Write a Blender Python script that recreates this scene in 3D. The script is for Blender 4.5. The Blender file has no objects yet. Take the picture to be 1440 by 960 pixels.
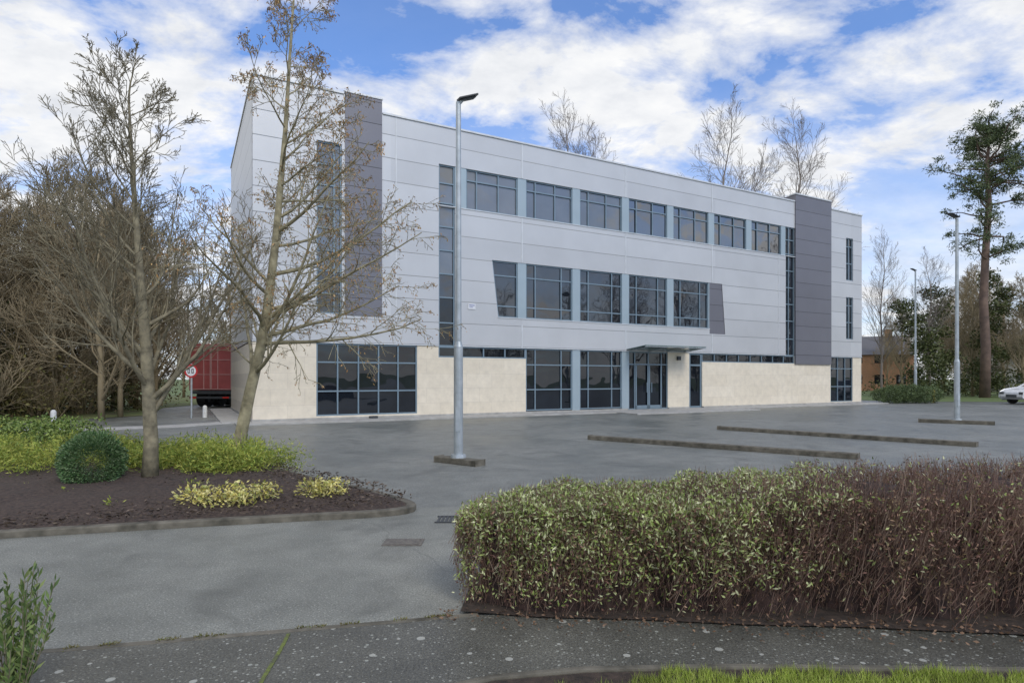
import bpy, math, random
import numpy as np
from mathutils import Vector, Matrix
random.seed(11); rng=np.random.default_rng(11)
S=bpy.context.scene
S.view_settings.view_transform='Standard'; S.view_settings.look='None'; S.view_settings.exposure=0
D=bpy.data
# ------------------------------------------------------------ helpers
def link(o,parent=None):
    S.collection.objects.link(o)
    if parent is not None: o.parent=parent
    return o
def empty(name,loc=(0,0,0),rz=0):
    o=D.objects.new(name,None); o.location=loc; o.rotation_euler=(0,0,rz); o.empty_display_size=.2
    return link(o)
def mesh_of(name,V,F,mat,smooth=False):
    me=D.meshes.new(name)
    me.from_pydata([tuple(v) for v in V] if not isinstance(V,np.ndarray) else V.tolist(),[],F if not isinstance(F,np.ndarray) else F.tolist())
    if mat: me.materials.append(mat)
    if smooth: me.polygons.foreach_set('use_smooth',[True]*len(me.polygons))
    me.update(); return me
def obj(name,me,parent=None,loc=(0,0,0),rz=0,sc=1):
    o=D.objects.new(name,me); o.location=loc; o.rotation_euler=(0,0,rz)
    o.scale=(sc,sc,sc) if not hasattr(sc,'__len__') else sc
    return link(o,parent)
class MB:
    def __init__(s): s.V=[]; s.F=[]
    def quad(s,a,b,c,d):
        n=len(s.V); s.V+=[a,b,c,d]; s.F.append((n,n+1,n+2,n+3))
    def poly(s,pts):
        n=len(s.V); s.V+=list(pts); s.F.append(tuple(range(n,n+len(pts))))
    def box(s,x0,x1,y0,y1,z0,z1):
        n=len(s.V)
        s.V+=[(x0,y0,z0),(x1,y0,z0),(x1,y1,z0),(x0,y1,z0),(x0,y0,z1),(x1,y0,z1),(x1,y1,z1),(x0,y1,z1)]
        s.F+=[(n,n+3,n+2,n+1),(n+4,n+5,n+6,n+7),(n,n+1,n+5,n+4),(n+1,n+2,n+6,n+5),(n+2,n+3,n+7,n+6),(n+3,n,n+4,n+7)]
    def tube(s,pts,rads,n=6,cap=True):
        b=len(s.V); m=len(pts); u=None
        for i,p in enumerate(pts):
            d=(pts[min(i+1,m-1)]-pts[max(i-1,0)])
            if d.length<1e-7: d=Vector((0,0,1))
            d.normalize()
            if u is None: u=d.orthogonal()
            u=u-d*u.dot(d)
            if u.length<1e-5: u=d.orthogonal()
            u.normalize(); v=d.cross(u)
            for k in range(n):
                a=2*math.pi*k/n; q=p+(u*math.cos(a)+v*math.sin(a))*rads[i]; s.V.append((q.x,q.y,q.z))
        for i in range(m-1):
            for k in range(n):
                k2=(k+1)%n; s.F.append((b+i*n+k,b+i*n+k2,b+(i+1)*n+k2,b+(i+1)*n+k))
        if cap:
            s.F.append(tuple(b+k for k in range(n))[::-1]); s.F.append(tuple(b+(m-1)*n+k for k in range(n)))
    def mesh(s,name,mat,smooth=False): return mesh_of(name,s.V,s.F,mat,smooth)
    def obj(s,name,mat,parent=None,smooth=False,bevel=0,**k):
        o=obj(name,s.mesh(name,mat,smooth),parent,**k)
        if bevel:
            m=o.modifiers.new('b','BEVEL'); m.width=bevel; m.segments=2; m.limit_method='ANGLE'
        return o
V3=Vector
# ------------------------------------------------------------ materials
def mat(name):
    m=D.materials.new(name); m.use_nodes=True; nt=m.node_tree; b=nt.nodes['Principled BSDF']; return m,nt,b
def N(nt,t,**k):
    n=nt.nodes.new(t)
    for a,v in k.items(): setattr(n,a,v)
    return n
def math_(nt,op,a,b=None,c=None):
    n=N(nt,'ShaderNodeMath',operation=op)
    for i,x in enumerate((a,b,c)):
        if x is None: continue
        if isinstance(x,(int,float)): n.inputs[i].default_value=x
        else: nt.links.new(x,n.inputs[i])
    return n.outputs[0]
def ramp(nt,fac,stops):
    r=N(nt,'ShaderNodeValToRGB'); e=r.color_ramp.elements
    while len(e)<len(stops): e.new(.5)
    for i,(p,c) in enumerate(stops):
        e[i].position=p; e[i].color=(c[0],c[1],c[2],1) if hasattr(c,'__len__') else (c,c,c,1)
    nt.links.new(fac,r.inputs[0]); return r.outputs[0]
def noise(nt,vec,scale,detail=4,rough=.55,dist=0):
    n=N(nt,'ShaderNodeTexNoise'); n.inputs['Scale'].default_value=scale; n.inputs['Detail'].default_value=detail
    n.inputs['Roughness'].default_value=rough; n.inputs['Distortion'].default_value=dist
    if vec is not None: nt.links.new(vec,n.inputs['Vector'])
    return n.outputs[0]
def mixc(nt,f,a,b,blend='MIX'):
    n=N(nt,'ShaderNodeMix',data_type='RGBA',blend_type=blend)
    for i,x in ((0,f),(6,a),(7,b)):
        if isinstance(x,(int,float)): n.inputs[i].default_value=x
        elif hasattr(x,'__len__'): n.inputs[i].default_value=(*x[:3],1)
        else: nt.links.new(x,n.inputs[i])
    return n.outputs[2]
def bump(nt,b,h,strength,dist=.01):
    n=N(nt,'ShaderNodeBump'); n.inputs['Strength'].default_value=strength; n.inputs['Distance'].default_value=dist
    nt.links.new(h,n.inputs['Height']); nt.links.new(n.outputs[0],b.inputs['Normal'])
def ocoord(nt): return N(nt,'ShaderNodeTexCoord').outputs['Object']
def simple(name,c,rough=.6,metal=0,c2=None,scale=8,bs=0,detail=3,lo=.3,hi=.7):
    m,nt,b=mat(name); b.inputs['Roughness'].default_value=rough; b.inputs['Metallic'].default_value=metal
    if c2 is None: c2=tuple(x*.8 for x in c)
    f=noise(nt,ocoord(nt),scale,detail)
    nt.links.new(ramp(nt,f,[(lo,c2),(hi,c)]),b.inputs['Base Color'])
    if bs: bump(nt,b,f,bs)
    return m
def foliage(name,cols,rough=.55,trans=0,scale=2.5):
    m,nt,b=mat(name); g=N(nt,'ShaderNodeNewGeometry').outputs['Random Per Island']
    c=ramp(nt,g,[(i/(len(cols)-1),x) for i,x in enumerate(cols)])
    f=noise(nt,ocoord(nt),scale,2); c=mixc(nt,1,c,ramp(nt,f,[(.3,.6),(.7,1.3)]),'MULTIPLY')
    nt.links.new(c,b.inputs['Base Color']); b.inputs['Roughness'].default_value=rough
    b.inputs['Specular IOR Level'].default_value=.3
    if trans:
        t=N(nt,'ShaderNodeBsdfTranslucent'); nt.links.new(c,t.inputs[0])
        mx=N(nt,'ShaderNodeMixShader'); mx.inputs[0].default_value=trans
        nt.links.new(b.outputs[0],mx.inputs[1]); nt.links.new(t.outputs[0],mx.inputs[2])
        nt.links.new(mx.outputs[0],nt.nodes['Material Output'].inputs[0])
    return m
def asphalt(name,c1,c2,wet=.5,spots=0,cracks=0):
    m,nt,b=mat(name); co=ocoord(nt)
    big=noise(nt,co,.35,6,.6,.4); mid=noise(nt,co,2.2,6,.65); fine=noise(nt,co,75,3,.75)
    c=ramp(nt,big,[(.35,c1),(.65,c2)])
    c=mixc(nt,1,c,ramp(nt,mid,[(.3,.80),(.7,1.17)]),'MULTIPLY')
    c=mixc(nt,1,c,ramp(nt,fine,[(.3,.42),(.7,1.6)]),'MULTIPLY')
    vo=N(nt,'ShaderNodeTexVoronoi'); vo.inputs['Scale'].default_value=38; nt.links.new(co,vo.inputs['Vector'])
    sp=ramp(nt,vo.outputs['Distance'],[(.10,1),(.22,0)])
    c=mixc(nt,math_(nt,'MULTIPLY',sp,.5),c,tuple(min(.7,x*2.4) for x in c2))
    if cracks:
        wv=N(nt,'ShaderNodeVectorMath',operation='ADD'); nn=N(nt,'ShaderNodeTexNoise'); nn.inputs['Scale'].default_value=1.3; nn.inputs['Detail'].default_value=6; nt.links.new(co,nn.inputs['Vector'])
        nt.links.new(co,wv.inputs[0]); nt.links.new(nn.outputs['Color'],wv.inputs[1])
        ve=N(nt,'ShaderNodeTexVoronoi',feature='DISTANCE_TO_EDGE'); ve.inputs['Scale'].default_value=.16; nt.links.new(wv.outputs[0],ve.inputs['Vector'])
        cr=ramp(nt,ve.outputs['Distance'],[(.0,1),(.003,0)])
        c=mixc(nt,math_(nt,'MULTIPLY',cr,.35),c,tuple(x*.4 for x in c1))
        st=noise(nt,co,.9,3,.5,1.5); c=mixc(nt,math_(nt,'MULTIPLY',ramp(nt,st,[(.56,0),(.70,1)]),.45),c,tuple(x*.5 for x in c1))
    if spots:
        for sc,th,colr in ((9,.13,(.50,.50,.44)),(22,.12,(.42,.43,.37)),(34,.10,(.36,.36,.31))):
            v2=N(nt,'ShaderNodeTexVoronoi'); v2.inputs['Scale'].default_value=sc; nt.links.new(co,v2.inputs['Vector'])
            sx=N(nt,'ShaderNodeSeparateColor'); nt.links.new(v2.outputs['Color'],sx.inputs[0])
            sz=math_(nt,'ADD',math_(nt,'MULTIPLY',sx.outputs[0],.33),math_(nt,'MULTIPLY',mid,.18))
            d=math_(nt,'LESS_THAN',math_(nt,'ADD',v2.outputs['Distance'],math_(nt,'MULTIPLY',fine,.10)),math_(nt,'SUBTRACT',sz,th))
            c=mixc(nt,math_(nt,'MULTIPLY',d,.7),c,colr)
    nt.links.new(c,b.inputs['Base Color'])
    nt.links.new(ramp(nt,big,[(.3,wet),(.7,min(1,wet+.3))]),b.inputs['Roughness'])
    bump(nt,b,math_(nt,'ADD',fine,math_(nt,'MULTIPLY',mid,.5)),.45,.007)
    return m
m_asph=asphalt('asphalt',(.175,.178,.155),(.255,.255,.222),.42,cracks=1)
m_asph_far=asphalt('asphalt_carpark',(.135,.14,.124),(.215,.217,.195),.33,cracks=1)
m_pave=asphalt('pavement_tarmac',(.075,.073,.060),(.135,.131,.108),.26,spots=1)
m_kerb=simple('kerb_concrete',(.20,.195,.18),.8,c2=(.085,.08,.068),scale=5,bs=.3)
m_kerbd=simple('kerb_mossy',(.20,.18,.14),.85,c2=(.06,.055,.04),scale=6,bs=.4,detail=6)
m_path=simple('path_concrete',(.46,.45,.42),.8,c2=(.32,.31,.285),scale=3,bs=.1)
m_ground=simple('ground_grass',(.13,.20,.045),.9,c2=(.09,.10,.04),scale=.6,bs=.3,detail=9)
m_verge=simple('verge_litter',(.15,.22,.05),.95,c2=(.13,.10,.055),scale=.8,bs=.5,detail=9)
m_mulch=simple('bark_mulch',(.095,.065,.05),.95,c2=(.025,.018,.015),scale=26,bs=1,detail=8)
m_soil=simple('soil',(.07,.048,.035),.95,c2=(.022,.017,.013),scale=22,bs=1,detail=8)
m_bark=simple('bark_olive',(.32,.28,.18),.85,c2=(.12,.105,.07),scale=9,bs=.5)
m_bark2=simple('bark_pale',(.46,.41,.26),.85,c2=(.17,.15,.09),scale=7,bs=.5)
m_barkbg=simple('bark_thicket',(.36,.29,.18),.9,c2=(.18,.145,.085),scale=.7,detail=1)
m_barkgrey=simple('bark_grey',(.28,.24,.21),.9,c2=(.18,.155,.135),scale=.5,detail=1)
m_pinebark=simple('bark_pine',(.22,.15,.115),.9,c2=(.10,.07,.06),scale=2,bs=.5)
m_galv=simple('galvanised_steel',(.50,.54,.56),.45,.45,c2=(.36,.40,.42),scale=6)
m_dark=simple('dark_metal',(.07,.075,.08),.5,.3)
m_black=simple('rubber',(.02,.02,.02),.7)
m_frame=simple('window_frame',(.22,.29,.34),.4,.3,c2=(.18,.25,.30),scale=2)
m_col=simple('spandrel_blue_grey',(.38,.46,.50),.4,.25,c2=(.34,.42,.46),scale=1)
m_cap=simple('parapet_trim',(.70,.72,.73),.4,.2,scale=2)
m_core=simple('interior_dark',(.05,.05,.055),.9)
m_roof=simple('roof_membrane',(.25,.26,.27),.9)
def cladding(name,c,pitch=.922,z0=2.98,vert=6.0,voff=11.09,line=(.30,.31,.32),metal=.25):
    m,nt,b=mat(name); co=ocoord(nt); sep=N(nt,'ShaderNodeSeparateXYZ'); nt.links.new(co,sep.inputs[0])
    zz=math_(nt,'DIVIDE',math_(nt,'SUBTRACT',sep.outputs[2],z0),pitch); fr=math_(nt,'FRACT',zz)
    ln=math_(nt,'LESS_THAN',fr,.032)
    row=math_(nt,'FLOOR',zz)
    xx=math_(nt,'DIVIDE',math_(nt,'SUBTRACT',sep.outputs[0],voff),vert); col=math_(nt,'FLOOR',xx)
    cv=N(nt,'ShaderNodeCombineXYZ'); nt.links.new(row,cv.inputs[0]); nt.links.new(col,cv.inputs[1])
    wn=N(nt,'ShaderNodeTexWhiteNoise'); nt.links.new(cv.outputs[0],wn.inputs[0])
    base=mixc(nt,1,c,ramp(nt,wn.outputs[0],[(0,.93),(1,1.04)]),'MULTIPLY')
    ns=noise(nt,co,.6,5); base=mixc(nt,1,base,ramp(nt,ns,[(.3,.95),(.7,1.04)]),'MULTIPLY')
    base=mixc(nt,ln,base,line)
    nt.links.new(base,b.inputs['Base Color']); b.inputs['Metallic'].default_value=metal; b.inputs['Roughness'].default_value=.36
    sm=ramp(nt,fr,[(0,0),(.03,1)])
    bump(nt,b,math_(nt,'ADD',sm,math_(nt,'MULTIPLY',ns,.3)),.3,.02)
    return m
m_clad=cladding('silver_cladding',(.57,.575,.58))
m_cladd=cladding('dark_cladding',(.18,.178,.20),pitch=.86,vert=50,voff=-5,line=(.08,.08,.09))
m_stone,nt,b=mat('cream_stone'); co=ocoord(nt)
br=N(nt,'ShaderNodeTexBrick'); mp=N(nt,'ShaderNodeMapping'); mp.inputs['Rotation'].default_value=(math.radians(90),0,0)
nt.links.new(co,mp.inputs[0]); nt.links.new(mp.outputs[0],br.inputs['Vector'])
for k,v in (('Color1',(.79,.71,.57,1)),('Color2',(.74,.66,.52,1)),('Mortar',(.64,.57,.46,1))): br.inputs[k].default_value=v
br.inputs['Scale'].default_value=1; br.inputs['Brick Width'].default_value=1.2; br.inputs['Row Height'].default_value=.6; br.inputs['Mortar Size'].default_value=.006
c=mixc(nt,1,br.outputs[0],ramp(nt,noise(nt,co,3,8,.65),[(.3,.88),(.7,1.06)]),'MULTIPLY')
nt.links.new(c,b.inputs['Base Color']); b.inputs['Roughness'].default_value=.8
def glassmat(name,c,ior=2.1,c2=None):
    m,nt,b=mat(name); co=ocoord(nt)
    f=noise(nt,co,.7,4); nt.links.new(ramp(nt,f,[(.35,c),(.65,c2 or c)]),b.inputs['Base Color'])
    b.inputs['Roughness'].default_value=.01; b.inputs['IOR'].default_value=ior
    bump(nt,b,noise(nt,co,1.1,1),.2,.03); return m
m_glass=glassmat('window_glass',(.006,.009,.014),1.95,c2=(.018,.022,.03))
m_glassg=glassmat('ground_floor_glass',(.004,.006,.010),1.6,c2=(.012,.016,.022))
m_glasst=glassmat('upper_glass',(.006,.008,.012),2.7,c2=(.015,.018,.024))
m_glassb=glassmat('window_glass_blinds',(.15,.16,.17),1.9,c2=(.19,.20,.21))
m_glassm=glassmat('window_glass_mid',(.09,.10,.11),2.1,c2=(.13,.14,.15))
# ------------------------------------------------------------ world + sun
w=D.worlds.new("World"); S.world=w; w.use_nodes=True; nt=w.node_tree
bg=nt.nodes['Background']; bg.inputs[1].default_value=.135
sky=N(nt,'ShaderNodeTexSky',sky_type='NISHITA'); sky.sun_disc=False
EL=math.radians(42); AZ=math.radians(150)
sky.sun_elevation=EL; sky.sun_rotation=AZ; sky.air_density=1.0; sky.dust_density=.6; sky.ozone_density=2.0
tc=N(nt,'ShaderNodeTexCoord').outputs['Generated']; sp=N(nt,'ShaderNodeSeparateXYZ'); nt.links.new(tc,sp.inputs[0])
zc=math_(nt,'ADD',math_(nt,'MAXIMUM',sp.outputs[2],0),.25)
cv=N(nt,'ShaderNodeCombineXYZ'); nt.links.new(math_(nt,'DIVIDE',sp.outputs[0],zc),cv.inputs[0]); nt.links.new(math_(nt,'DIVIDE',sp.outputs[1],zc),cv.inputs[1])
mp=N(nt,'ShaderNodeMapping'); mp.inputs['Rotation'].default_value=(0,0,math.radians(-30)); mp.inputs['Scale'].default_value=(1.0,1.25,1); mp.inputs['Location'].default_value=(7.3,2.2,0)
nt.links.new(cv.outputs[0],mp.inputs[0])
n1=noise(nt,mp.outputs[0],3.2,12,.6,.2); n2=noise(nt,mp.outputs[0],5.5,8,.6); n0=noise(nt,mp.outputs[0],.8,2,.5)
left=math_(nt,'MULTIPLY',math_(nt,'MAXIMUM',math_(nt,'SUBTRACT',math_(nt,'MULTIPLY',sp.outputs[0],-1),.25),0),.3)
cf=math_(nt,'ADD',math_(nt,'ADD',n1,left),math_(nt,'MULTIPLY',math_(nt,'SUBTRACT',n0,.5),.36))
cl=ramp(nt,cf,[(.425,0),(.495,.45),(.61,1)])
hz=ramp(nt,sp.outputs[2],[(0,1),(.12,.82),(.28,.42),(.44,.08)])
fac=math_(nt,'MAXIMUM',cl,math_(nt,'MULTIPLY',hz,ramp(nt,n1,[(.3,.65),(.55,1)])))
ccol=ramp(nt,n2,[(.3,(5.5,5.7,6.1)),(.5,(6.7,6.8,7.0)),(.65,(7.4,7.4,7.4))])
skyc=mixc(nt,1,sky.outputs[0],(.80,1.15,1.62),'MULTIPLY')
nt.links.new(mixc(nt,fac,skyc,ccol),bg.inputs[0])
sv=V3((math.sin(AZ)*math.cos(EL),math.cos(AZ)*math.cos(EL),math.sin(EL)))
L=D.lights.new('sun','SUN'); L.energy=1.5; L.angle=math.radians(22); L.color=(1,.92,.80)
so=link(D.objects.new('sun',L)); so.rotation_euler=sv.to_track_quat('Z','Y').to_euler(); so.location=(20,-20,30)
cam=D.cameras.new('camera'); cam.sensor_width=36; cam.lens=21.25; cam.shift_y=52/1440; cam.clip_end=2000; cam.clip_start=.05
co_=link(D.objects.new('camera',cam)); co_.location=(0,0,1.6); co_.rotation_euler=(math.pi/2,0,0); S.camera=co_
# ------------------------------------------------------------ ground
def sheet(name,pts,z,m):
    mb=MB(); mb.poly([(x,y,z) for x,y in pts]); return mb.obj(name,m)
sheet('ground',[(-600,-600),(600,-600),(600,900),(-600,900)],-.02,m_ground)
sheet('car_park',[(-45,-30),(70,-30),(70,56),(-45,56)],-.006,m_asph_far)
sheet('road',[(-45,-6),(-45,7.2),(-5.2,6.1),(-1.3,7.5),(3.5,8.0),(20,8.6),(70,9),(70,-6)],0,m_asph)
sheet('verge',[(-46,21.5),(-17.5,22.5),(-15.8,26),(-19,33),(-20,57),(-46,57)],.01,m_verge)
sheet('grass_lawn',[(26,44),(29,41.5),(70,40),(70,57),(24,57)],.01,m_ground)
def ribbon(name,pts,wd,z0,z1,m,closed=False,bevel=.012):
    mb=MB(); P=[V3((x,y,0)) for x,y in pts]; n=len(P); A=[];B=[]
    for i in range(n):
        a=P[(i-1)%n] if (closed or i>0) else P[i]; c=P[(i+1)%n] if (closed or i<n-1) else P[i]
        d=(c-a).normalized(); nn=V3((-d.y,d.x,0)); A.append(P[i]+nn*wd/2); B.append(P[i]-nn*wd/2)
    V=[];F=[]
    for i in range(n): V+=[(A[i].x,A[i].y,z0),(B[i].x,B[i].y,z0),(B[i].x,B[i].y,z1),(A[i].x,A[i].y,z1)]
    for i in range(n if closed else n-1):
        j=(i+1)%n
        for k in range(4): F.append((4*i+k,4*j+k,4*j+(k+1)%4,4*i+(k+1)%4))
    if not closed: F.append((3,2,1,0)); F.append((4*n-4,4*n-3,4*n-2,4*n-1))
    mb.V=V; mb.F=F; return mb.obj(name,m,bevel=bevel)
def smooth_pts(P,it=2,closed=False):
    for _ in range(it):
        Q=[] if closed else [P[0]]
        n=len(P)
        for i in range(n if closed else n-1):
            a=P[i]; c=P[(i+1)%n]; Q+=[(a[0]*.75+c[0]*.25,a[1]*.75+c[1]*.25),(a[0]*.25+c[0]*.75,a[1]*.25+c[1]*.75)]
        if not closed: Q.append(P[-1])
        P=Q
    return P
bed=[(-11,5.2),(-6.2,5.8),(-3.96,6.42),(-2.56,6.8),(-1.5,7.02),(-1.15,7.3),(-1.45,7.8),(-2.46,8.8),(-3.66,9.9),(-5.0,11.4),(-7,13.2),(-10,15.6),(-14,17.2),(-22,18.5),(-24,10)]
bedS=smooth_pts(bed,2,True)
ribbon('bed_kerb',bedS,.12,-.01,.07,m_kerbd,closed=True)
def inside(x,y,poly):
    c=False; n=len(poly); j=n-1
    for i in range(n):
        if (poly[i][1]>y)!=(poly[j][1]>y) and x<(poly[j][0]-poly[i][0])*(y-poly[i][1])/(poly[j][1]-poly[i][1]+1e-12)+poly[i][0]: c=not c
        j=i
    return c
cx=sum(p[0] for p in bedS)/len(bedS); cy=sum(p[1] for p in bedS)/len(bedS)
mb=MB(); R=14; n=len(bedS)
for r in range(R+1):
    t=1-(r/R)
    for p in bedS:
        x=cx+(p[0]-cx)*t; y=cy+(p[1]-cy)*t; mb.V.append((x,y,.05+.17*(1-t**6)+random.uniform(-.015,.02)*(t<1)))
for r in range(R):
    for i in range(n): mb.F.append((r*n+i,r*n+(i+1)%n,(r+1)*n+(i+1)%n,(r+1)*n+i))
mb.obj('mulch_bed',m_mulch)
pave=[(-9,2.6),(-2.63,3.52),(-1.5,3.77),(-.23,4.05),(.85,4.25),(2.2,4.2),(9,4.0),(9,3.05),(2.8,3.26),(1.2,3.3),(.2,3.27),(-.5,3.1),(-1.2,2.7),(-1.6,1.5),(-9,.5)]
sheet('pavement',pave,.012,m_pave)
ribbon('pavement_edging',[(-.75,2.9),(-.1,3.2),(.4,3.29),(1.2,3.32),(2.8,3.28),(9,3.07)],.05,-.01,.03,m_kerbd)
ribbon('pavement_kerb',[(-9,2.62),(-2.63,3.54),(-1.5,3.79),(-.23,4.07)],.05,-.01,.016,m_kerbd,bevel=.004)
m_moss=simple('moss',(.17,.21,.04),.95,c2=(.08,.08,.05),scale=30)
ribbon('moss_joint',smooth_pts([(-1.39,3.76),(-1.35,3.5),(-1.33,3.3),(-1.28,2.9)],2),.022,.0,.016,m_moss,bevel=0)
sheet('grass_bank',[(-.7,2.85),(-.1,3.16),(.4,3.25),(1.2,3.28),(2.8,3.24),(9,3.03),(9,-3),(-.7,-3)],.02,m_soil)
sheet('hedge_soil',[(-.35,4.1),(.2,4.0),(.85,3.96),(1.5,3.88),(2.2,3.84),(3.2,3.72),(9,3.6),(12,7.6),(5,6.6),(2.2,6.2),(.5,5.4),(-.3,4.9)],.024,m_soil)
ribbon('kerb_island',[(2.07,16.0),(6.94,12.1)],.24,-.01,.10,m_kerbd)
ribbon('kerb_island',[(6.54,19.1),(10.97,14.25)],.24,-.01,.10,m_kerbd)
mb=MB()
for i in range(9): mb.box(-.84+i*.045,-.815+i*.045,6.72,6.98,-.0,.012)
mb.box(-.86,-.44,6.70,6.72,0,.014); mb.box(-.86,-.44,6.98,7.0,0,.014)
mb.obj('drain_grate',m_dark)
mb=MB(); mb.box(-1.25,-.87,5.78,6.02,.001,.008); mb.box(-1.22,-.90,5.81,5.99,.008,.011)
mb.obj('manhole_cover',simple('cover_iron',(.20,.18,.15),.7,.1,c2=(.10,.09,.08),scale=30,bs=.6))
# ------------------------------------------------------------ office building
P0=(-9.30,21.66,0); RZ=math.atan2(.4774,.8787)
B=empty('office_building',P0,RZ)
W=36.24; DEP=11.1; RT=12.05
def wall_grid(mb,x0,x1,z0,z1,ops,y=0,depth=.2):
    xs=sorted(set([x0,x1]+[min(max(v,x0),x1) for o in ops for v in o[:2]])); zs=sorted(set([z0,z1]+[min(max(v,z0),z1) for o in ops for v in o[2:]]))
    def solid(i,j):
        if i<0 or j<0 or i>=len(xs)-1 or j>=len(zs)-1: return None
        a=(xs[i]+xs[i+1])/2; c=(zs[j]+zs[j+1])/2
        return not any(o[0]<a<o[1] and o[2]<c<o[3] for o in ops)
    for i in range(len(xs)-1):
        for j in range(len(zs)-1):
            X0,X1,Z0,Z1=xs[i],xs[i+1],zs[j],zs[j+1]
            if solid(i,j):
                mb.quad((X0,y,Z0),(X1,y,Z0),(X1,y,Z1),(X0,y,Z1))
                if not solid(i-1,j): mb.quad((X0,y,Z0),(X0,y,Z1),(X0,y+depth,Z1),(X0,y+depth,Z0))
                if not solid(i+1,j): mb.quad((X1,y,Z0),(X1,y+depth,Z0),(X1,y+depth,Z1),(X1,y,Z1))
                if not solid(i,j-1): mb.quad((X0,y,Z0),(X0,y+depth,Z0),(X1,y+depth,Z0),(X1,y,Z0))
                if not solid(i,j+1): mb.quad((X0,y,Z1),(X1,y,Z1),(X1,y+depth,Z1),(X0,y+depth,Z1))
band=(7.13,29.66,8.80,10.5)
ops=[(2.22,3.16,4.06,10.57),band,(7.13,7.86,2.9,8.8),(28.84,29.66,2.9,8.8),(9.60,23.85,4.0,6.74),(34.6,35.33,7.8,10.48),(34.6,35.33,4.08,6.74)]
mb=MB(); wall_grid(mb,0,W,2.98,RT,ops)
mb.poly([(9.60,.0,6.74),(9.60,.0,4.28),(9.90,.0,4.28)]); mb.quad((9.60,0,6.74),(9.90,0,4.28),(9.90,.2,4.28),(9.60,.2,6.74))
mb.quad((9.60,0,4.0),(22.67,0,4.0),(22.67,0,4.28),(9.60,0,4.28)); mb.quad((9.90,0,4.28),(22.67,0,4.28),(22.67,.2,4.28),(9.90,.2,4.28))
mb.poly([(23.6,0,6.74),(23.85,0,4.0),(23.85,0,6.74)])
mb.box(0,4.72,0,.25,RT,12.5)
mb.quad((0,0,2.98),(0,DEP,2.98),(0,DEP,12.5),(0,0,12.5)); mb.quad((W,0,2.98),(W,DEP,2.98),(W,DEP,RT),(W,0,RT))
mb.quad((0,DEP,2.98),(W,DEP,2.98),(W,DEP,RT),(0,DEP,RT)); mb.box(0,4.72,DEP-.25,DEP,RT,12.5); mb.box(4.5,4.72,.25,DEP-.25,RT,12.5)
mb.obj('cladding_wall',m_clad,B)
mb=MB(); mb.box(3.28,4.72,-.05,-.005,4.05,12.58); mb.box(29.66,33.03,-.06,.3,2.45,12.5); mb.box(29.66,33.03,.3,3.5,11.9,12.5)
mb.poly([(22.67,.02,4.0),(23.85,.02,4.0),(23.6,.02,6.74),(22.67,.02,6.74)]); mb.quad((22.67,.02,4.0),(22.67,.02,6.74),(22.67,.2,6.74),(22.67,.2,4.0))
mb.obj('dark_cladding_panels',m_cladd,B)
mb=MB(); mb.box(.03,W-.03,.21,DEP-.03,0,11.95); mb.obj('core',m_core,B)
mb=MB(); mb.box(.05,W-.05,.25,DEP-.05,11.95,12.0); mb.obj('roof',m_roof,B)
so_=[(2.22,6.20,.18,2.94),(7.13,11.31,2.48,2.94),(11.31,19.73,.12,2.94),(21.22,22.15,.12,2.94),(22.15,29.66,2.48,2.94),(33.08,35.33,.15,2.94)]
mb=MB(); wall_grid(mb,-.0,W,.12,2.94,so_,y=.03,depth=.17)
mb.quad((0.0,.03,.12),(0.0,DEP,.12),(0.0,DEP,2.94),(0.0,.03,2.94)); mb.quad((W,.03,.12),(W,DEP,.12),(W,DEP,2.94),(W,.03,2.94)); mb.quad((0,DEP,.12),(W,DEP,.12),(W,DEP,2.94),(0,DEP,2.94))
mb.obj('stone_wall',m_stone,B)
mb=MB(); mb.box(-.03,17.1,-.03,.2,-.05,.12); mb.box(19.75,21.2,-.03,.2,-.05,.12); mb.box(22.2,W+.03,-.03,.2,-.05,.12); mb.box(-.03,.2,.2,DEP,-.05,.12); mb.box(17.1,19.75,.02,.2,-.05,.06); mb.box(21.2,22.2,.02,.2,-.05,.06)
mb.obj('plinth',m_path,B)
mb=MB()
mb.box(4.76,29.62,-.05,.28,RT,RT+.07); mb.box(33.07,W+.03,-.05,.28,RT,RT+.07); mb.box(-.03,3.24,-.05,.28,12.5,12.57)
mb.box(3.26,4.75,-.08,.28,12.585,12.65); mb.box(29.63,33.06,-.09,.35,12.5,12.57)
mb.box(-.04,.2,.28,DEP,12.5,12.57); mb.box(W-.2,W+.03,.28,DEP,RT,RT+.07)
mb.box(-.02,7.13,-.02,.1,2.945,2.985); mb.box(23.9,28.84,-.02,.02,2.945,2.985); mb.box(7.86,23.9,-.02,.02,2.945,2.985); mb.box(33.04,W+.02,-.02,.1,2.945,2.985)
for x in (11.09,16.95,22.85):
    for a,c in ((2.99,3.99),(6.75,8.76),(10.51,RT-.01)): mb.box(x-.03,x+.03,-.012,-.002,a,c)
mb.box(5.3-.02,5.3+.02,-.012,-.002,2.99,RT-.01)
mb.box(28.2,28.24,-.012,-.002,2.99,8.76)
mb.box(7.1,29.66,-.03,.05,8.765,8.80); mb.box(9.88,22.67,-.03,.05,4.245,4.28)
mb.obj('trims',m_cap,B)
fr=MB(); G={k:MB() for k in 'dbmgt'}; cols=MB()
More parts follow.
